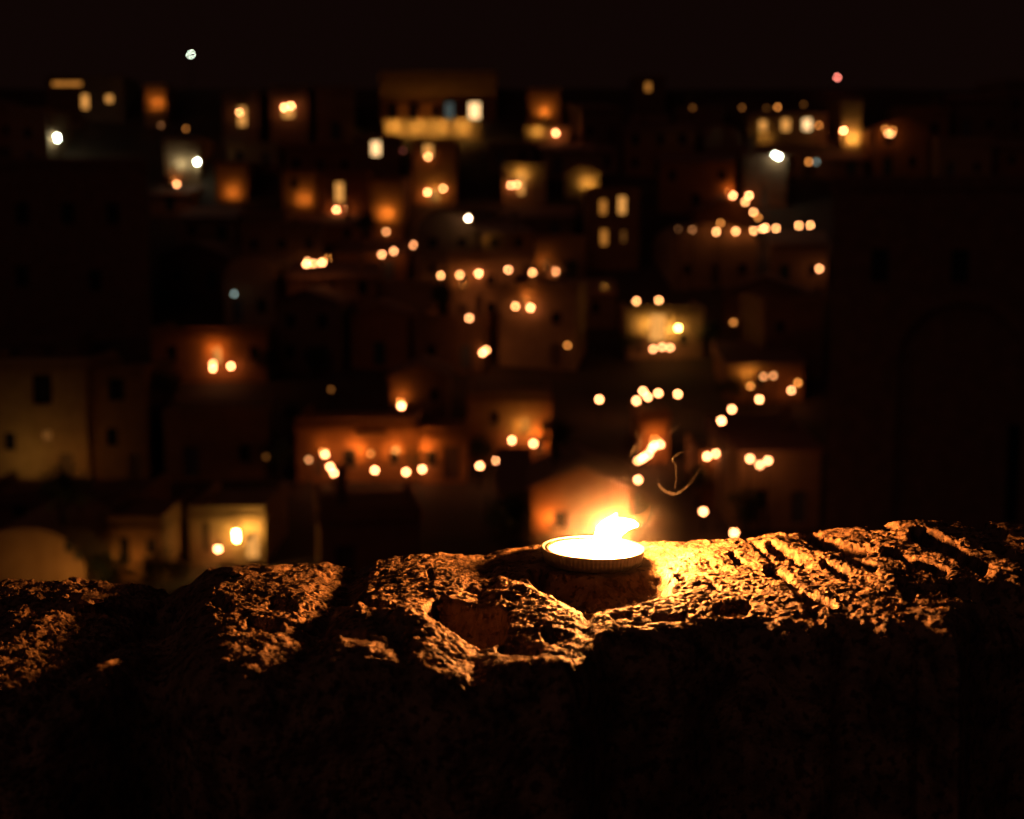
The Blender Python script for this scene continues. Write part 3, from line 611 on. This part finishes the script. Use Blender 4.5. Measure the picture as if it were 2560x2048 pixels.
# radial scoring that runs forward and outward on the right-hand stone
right = sstep(CANDLE[0]+.06, CANDLE[0]+.2, X)
ang = np.arctan2(CANDLE[1]+.12-Y, X-CANDLE[0]+.2); rad = np.hypot(X-CANDLE[0], Y-CANDLE[1])
h = h + right*.0036*fbm(ang*9, rad*5, Z*0, 1, 2, 33)
flat = sstep(CR+.014, CR+.000, np.hypot(X-CANDLE[0], (Y-CANDLE[1])))
Z = Z + h*np.maximum(topw, .35*(S > 1))
# rough, pitted surface
d = .0032*fbm(X, Y, Z, 30, 2, 40) + .0024*fbm(X, Y, Z, 80, 2, 50)
wv = worley(X+.004*perlin(X*60, Y*60, Z*60, 60), Y, Z, 85, 7); keep = sstep(-.25, .25, perlin(X*22, Y*22, Z*22, 64))
leftk = sstep(CANDLE[0]+.02, CANDLE[0]-.10, X)
d = d - .0050*(.8+.7*leftk)*sstep(.45, .10, wv)*(.3+.7*keep)
wv = worley(X, Y+.003*perlin(X*90, Y*90, Z*90, 61), Z, 190, 9); worn = sstep(-.3, .2, perlin(X*14, Y*14, Z*14, 66)); d = d - .0032*sstep(.48, .1, wv)*(.25+.75*worn)
d = d + .0013*fbm(X, Y, Z, 330, 2, 70)
far_ = sstep(.36, .55, CANDLE[0]-X); d = d*(1+.9*far_) + far_*.006*fbm(X, Y, Z, 40, 2, 77)
d = d*(1-flat)*(1-.55*sstep(1.05, 1.2, S))
Y = Y + d*NY; Z = Z + d*NZ
base_z = ZT
Z = Z*(1-flat) + np.minimum(Z, base_z)*0 + base_z*flat
Z = np.where(S > 1.32, np.where(S > 3.5, 0.0, Z), Z)
nr, nc = X.shape
V = np.stack([X, Y, Z], -1).reshape(-1, 3)
idx = np.arange(nr*nc).reshape(nr, nc)
F = np.stack([idx[:-1, :-1], idx[1:, :-1], idx[1:, 1:], idx[:-1, 1:]], -1).reshape(-1, 4)
fx = X[:-1, :-1].ravel(); fy = Y[:-1, :-1].ravel()
sid = np.zeros(len(fx), int)
for s_ in SEAMS:
    yy = np.array([p[1] for p in s_])[::-1]; xx = np.array([p[0] for p in s_])[::-1]
    sid += fx > np.interp(fy, yy, xx)
sid = sid + 1
sid[fx < -.86] = 0; sid[fx > .86] = 6
def rock_mat(m, n, l):
    p = n['Principled BSDF']; p.inputs['Roughness'].default_value = .82
    tc = n.new('ShaderNodeTexCoord')
    def noise(sc, det=4):
        t = n.new('ShaderNodeTexNoise'); t.inputs['Scale'].default_value = sc; t.inputs['Detail'].default_value = det; l.new(tc.outputs['Object'], t.inputs['Vector']); return t
    r = n.new('ShaderNodeValToRGB'); e = r.color_ramp.elements
    e[0].position = .36; e[0].color = (.10, .060, .030, 1); e[1].position = .62; e[1].color = (.33, .215, .115, 1)
    l.new(noise(38, 6).outputs['Fac'], r.inputs['Fac'])
    r2 = n.new('ShaderNodeValToRGB'); e = r2.color_ramp.elements       # dark lichen spots
    e[0].position = .52; e[0].color = (1, 1, 1, 1); e[1].position = .62; e[1].color = (.28, .24, .2, 1)
    l.new(noise(120, 5).outputs['Fac'], r2.inputs['Fac'])
    mx = n.new('ShaderNodeMix'); mx.data_type = 'RGBA'; mx.blend_type = 'MULTIPLY'; mx.inputs['Factor'].default_value = 1
    l.new(r.outputs['Color'], mx.inputs['A']); l.new(r2.outputs['Color'], mx.inputs['B']); l.new(mx.outputs['Result'], p.inputs['Base Color'])
    b = n.new('ShaderNodeBump'); b.inputs['Strength'].default_value = .8; b.inputs['Distance'].default_value = .002
    l.new(noise(420, 4).outputs['Fac'], b.inputs['Height']); l.new(b.outputs['Normal'], p.inputs['Normal'])
ROCK = mat('weathered_limestone', rock_mat)
wall = thing('parapet_wall', 'rough weathered stone parapet with pitted uneven boulders carrying the lit candle', 'wall', (0, 1.3, 0))
for k in range(7):
    f = F[sid == k]
    if not len(f): continue
    u, inv = np.unique(f, return_inverse=True); f = inv.reshape(-1, 4)
    me = bpy.data.meshes.new('stone'); me.vertices.add(len(u)); me.vertices.foreach_set('co', (V[u]-np.array([0, 1.3, 0])).astype(np.float32).ravel())
    me.loops.add(f.size); me.loops.foreach_set('vertex_index', f.astype(np.int32).ravel())
    me.polygons.add(len(f)); me.polygons.foreach_set('loop_start', np.arange(0, f.size, 4, dtype=np.int32)); me.polygons.foreach_set('loop_total', np.full(len(f), 4, dtype=np.int32))
    me.polygons.foreach_set('use_smooth', np.ones(len(f), bool)); me.update(calc_edges=True); me.validate(); me.materials.append(ROCK)
    link('stone', me, wall)
dep_ = V[:, 1]*FWD[1]+(V[:, 2]-CAMZ)*FWD[2]; VXD = (1280+FPX*V[:, 0]/dep_)/K; VYD = (1024-FPX*(V[:, 1]*UP[1]+(V[:, 2]-CAMZ)*UP[2])/dep_)/K
def on_rock(xd, yd):               # the rock surface seen at that pixel
    near = np.nonzero((np.abs(VXD-xd) < 4) & (np.abs(VYD-yd) < 4))[0]; i = near[np.argmin(dep_[near])]; return V[i]

# loose chips of stone lying on it
for (xd, yd, L, rz, lab) in [(180, 1267, .022, -.5, 'flat loose stone chip lying on the leftmost boulder'), (585, 1196, .014, .6, 'small upright stone chip on the crest of the second boulder'), (490, 1204, .018, -.4, 'thin splinter of stone on the crest of the second boulder')]:
    x, y, z_ = map(float, on_rock(xd, yd)); mb = icosphere(1, 2)
    mb.v = [(L*vx*(1+.2*math.sin(vy*5+vz*3)), L*.45*vy*(1+.25*math.sin(vx*4)), L*.28*vz) for vx, vy, vz in mb.v]
    thing('stone_chip', lab, 'stone', (x, y, z_+L*.15), rz, None, mb.mesh('stone_chip', ROCK))

# ------------------------------------------------------------------ the candle
cz = ZT+.001
candle = thing('candle', 'lit candle in a shallow ribbed foil cup on the stone parapet', 'candle', (CANDLE[0], CANDLE[1], cz))
candle.rotation_euler = (0, math.radians(1.2), 0)
def foil(m, n, l):
    p = n['Principled BSDF']; p.inputs['Base Color'].default_value = (.82, .78, .74, 1); p.inputs['Metallic'].default_value = 1; p.inputs['Roughness'].default_value = .34
    t = n.new('ShaderNodeTexNoise'); t.inputs['Scale'].default_value = 160; tc = n.new('ShaderNodeTexCoord'); b = n.new('ShaderNodeBump'); b.inputs['Strength'].default_value = .35; b.inputs['Distance'].default_value = .002
    l.new(tc.outputs['Object'], t.inputs['Vector']); l.new(t.outputs['Fac'], b.inputs['Height']); l.new(b.outputs['Normal'], p.inputs['Normal'])
FOIL = mat('foil', foil)
HC = .0165; nseg = 360; mb = MB()
profc = [(.0, .0005, 0), (.040, .0005, 0), (.0492, .0008, .3), (.0502, .002, 1), (.0512, .0075, 1), (.0522, .0135, 1), (.0528, .0150, .4), (.0518, .0150, .4), (.0510, .0135, 1), (.0500, .0075, 1), (.0480, .0022, 0), (.0, .0020, 0)]
for r, z, k in profc:
    for i in range(nseg):
        a = 2*math.pi*i/nseg; rr = r + k*.0009*math.sin(a*72); mb.v.append((rr*math.cos(a), rr*math.sin(a), z))
for j in range(len(profc)-1):
    for i in range(nseg): mb.f.append((j*nseg+i, j*nseg+(i+1) % nseg, (j+1)*nseg+(i+1) % nseg, (j+1)*nseg+i))
cup = link('cup', mb.mesh('cup', FOIL, True), candle)
mb = MB(); prr = [(.0530+.0012*math.cos(t)*1.2, .0156+.0008*math.sin(t)) for t in np.linspace(0, 2*math.pi, 13)]
mb.lathe(prr, 160); link('rim', mb.mesh('rim', FOIL, True), cup)
def waxm(m, n, l):
    p = n['Principled BSDF']; p.inputs['Base Color'].default_value = (.85, .80, .70, 1); p.inputs['Roughness'].default_value = .3
    p.inputs['Subsurface Weight'].default_value = .6; p.inputs['Subsurface Radius'].default_value = (.02, .012, .006); p.inputs['Subsurface Scale'].default_value = .6
mb = MB(); mb.lathe([(.0005, .0135), (.010, .0133), (.03, .0138), (.045, .0142), (.0503, .0148), (.0500, .011)], 96); link('wax', mb.mesh('wax', mat('wax', waxm), True), candle)
wx, wy = .001, -.004
mb = MB(); mb.tube([(wx, wy, .011), (wx+.0005, wy, .017), (wx+.002, wy, .0205)], .0011, 8); link('wick', mb.mesh('wick', plain('charred_wick', (.02, .015, .012))), candle)
# flame: bent tongue of lofted rings (positions from the photograph in the candle's plane)
def FP(xd, yd):
    p = at_depth(xd, yd, CANDLE[1]+wy); return (p[0]-CANDLE[0], wy, p[2]-cz)
U = K*CANDLE[1]/FPX
def tongue(pts, n=14, flat_=.8):
    mb = MB(); c = [FP(x, y) for x, y, _ in pts]; mb.tube(c, [r*U for _, _, r in pts], n)
    mb.v = [(x, wy+(y-wy)*flat_, z) for x, y, z in mb.v]; return mb
FLAME_C = (1, .31, .065)
body = tongue([(1262, 1172, 8), (1266, 1161, 19), (1271, 1146, 25), (1277, 1131, 27), (1286, 1117, 25), (1300, 1108, 19.5), (1317, 1103, 13), (1331, 1102, 8), (1341, 1104, 2)])
tip = tongue([(1272, 1120, 21), (1282, 1102, 14), (1290, 1091, 6.5), (1296, 1081, 1)])
o_ = len(body.v); body.v += tip.v; body.f += [tuple(i+o_ for i in f) for f in tip.f]
flame = link('flame', body.mesh('flame', glow('flame', FLAME_C, 4600), True), candle)
def veil(m, n, l):
    n.remove(n['Principled BSDF']); p = n.new('ShaderNodeVolumePrincipled'); p.inputs['Density'].default_value = 0
    p.inputs['Emission Color'].default_value = (1, .36, .06, 1); p.inputs['Emission Strength'].default_value = 22
    l.new(p.outputs[0], n['Material Output'].inputs['Volume'])
v_ = tongue([(1290, 1108, 14), (1315, 1103, 18), (1338, 1097, 17), (1352, 1088, 12), (1361, 1076, 7), (1368, 1060, 1)])
link('flame_veil', v_.mesh('flame_veil', mat('flame_gas', veil), True, True), flame)

# ------------------------------------------------------------------ haze added for the flame's halo, then smoke wisps
def halo_haze(m, n, l):  # scattering sphere added to stand in for the bloom round the flame
    n.remove(n['Principled BSDF']); p = n.new('ShaderNodeVolumePrincipled'); p.inputs['Color'].default_value = (.9, .85, .8, 1); p.inputs['Anisotropy'].default_value = .0
    tc = n.new('ShaderNodeTexCoord'); g = n.new('ShaderNodeTexGradient'); g.gradient_type = 'QUADRATIC_SPHERE'; l.new(tc.outputs['Object'], g.inputs['Vector'])
    mp = n.new('ShaderNodeMath'); mp.operation = 'MULTIPLY'; mp.inputs[1].default_value = .36; m.cycles.volume_sampling = 'EQUIANGULAR'; l.new(g.outputs['Fac'], mp.inputs[0]); l.new(mp.outputs[0], p.inputs['Density'])
    l.new(p.outputs[0], n['Material Output'].inputs['Volume'])
fc = Vector(FP(1272, 1122))+Vector((CANDLE[0], CANDLE[1], cz))
sm = thing('smoke', 'thin smoke haze added to make the halo round the candle flame', 'smoke', tuple(fc), 0, None, icosphere(1, 3).mesh('smoke', mat('flame_halo', halo_haze)))
sm.scale = (.095, .095, .09); sm['kind'] = 'stuff'
def wisp_m(m, n, l):
    n.remove(n['Principled BSDF']); p = n.new('ShaderNodeVolumePrincipled'); p.inputs['Color'].default_value = (.9, .85, .8, 1); p.inputs['Density'].default_value = 3
    l.new(p.outputs[0], n['Material Output'].inputs['Volume'])
def smoothpts(pts, n=40):
    pts = np.array(pts, float); t = np.linspace(0, len(pts)-1, n); out = []
    for tt in t:
        i = min(int(tt), len(pts)-2); f = tt-i; p0, p1, p2, p3 = pts[max(i-1, 0)], pts[i], pts[i+1], pts[min(i+2, len(pts)-1)]
        out.append(.5*((2*p1)+(p2-p0)*f+(2*p0-5*p1+4*p2-p3)*f*f+(3*p1-p0-3*p2+p3)*f**3))
    return out
WISPS = [[(1384, 1008, 2.2), (1388, 1022, 3), (1400, 1034, 4), (1420, 1040, 4), (1440, 1030, 3), (1458, 1012, 2.5), (1475, 985, 1.5)],
         [(1420, 1030, 1.5), (1424, 1005, 2), (1422, 980, 2.5), (1415, 968, 3), (1430, 955, 2.5), (1450, 950, 1.5), (1465, 945, 1)],
         [(1325, 960, 3), (1334, 945, 4), (1345, 932, 3.5), (1350, 918, 2.5), (1360, 905, 2), (1372, 893, 1)],
         [(1330, 952, 2), (1345, 946, 3), (1352, 930, 2.5), (1338, 915, 2), (1344, 900, 1)],
         [(1478, 968, 2), (1500, 960, 3), (1520, 956, 2.5), (1540, 950, 1.2)],
         [(1404, 920, 2.5), (1412, 910, 3), (1425, 900, 2), (1432, 890, 1)],
         [(1297, 1085, 1.2), (1308, 1065, 2), (1316, 1040, 1.8), (1317, 1010, 1)]]
for i_, w_ in enumerate(WISPS):
    q = smoothpts(w_); mb = MB()
    c = [at_depth(a, b, CANDLE[1]+.01*math.sin(a*.05)) for a, b, _ in q]; mb.tube(c, [max(.5, r)*U*1.2 for _, _, r in q], 8)
    o = thing('smoke_wisp', 'thin curling wisp of smoke above the candle', 'smoke', (0, 0, 0), 0, 'smoke wisps above the candle', mb.mesh('smoke_wisp', mat('smoke_wisp', wisp_m), True, True)); o['kind'] = 'stuff'
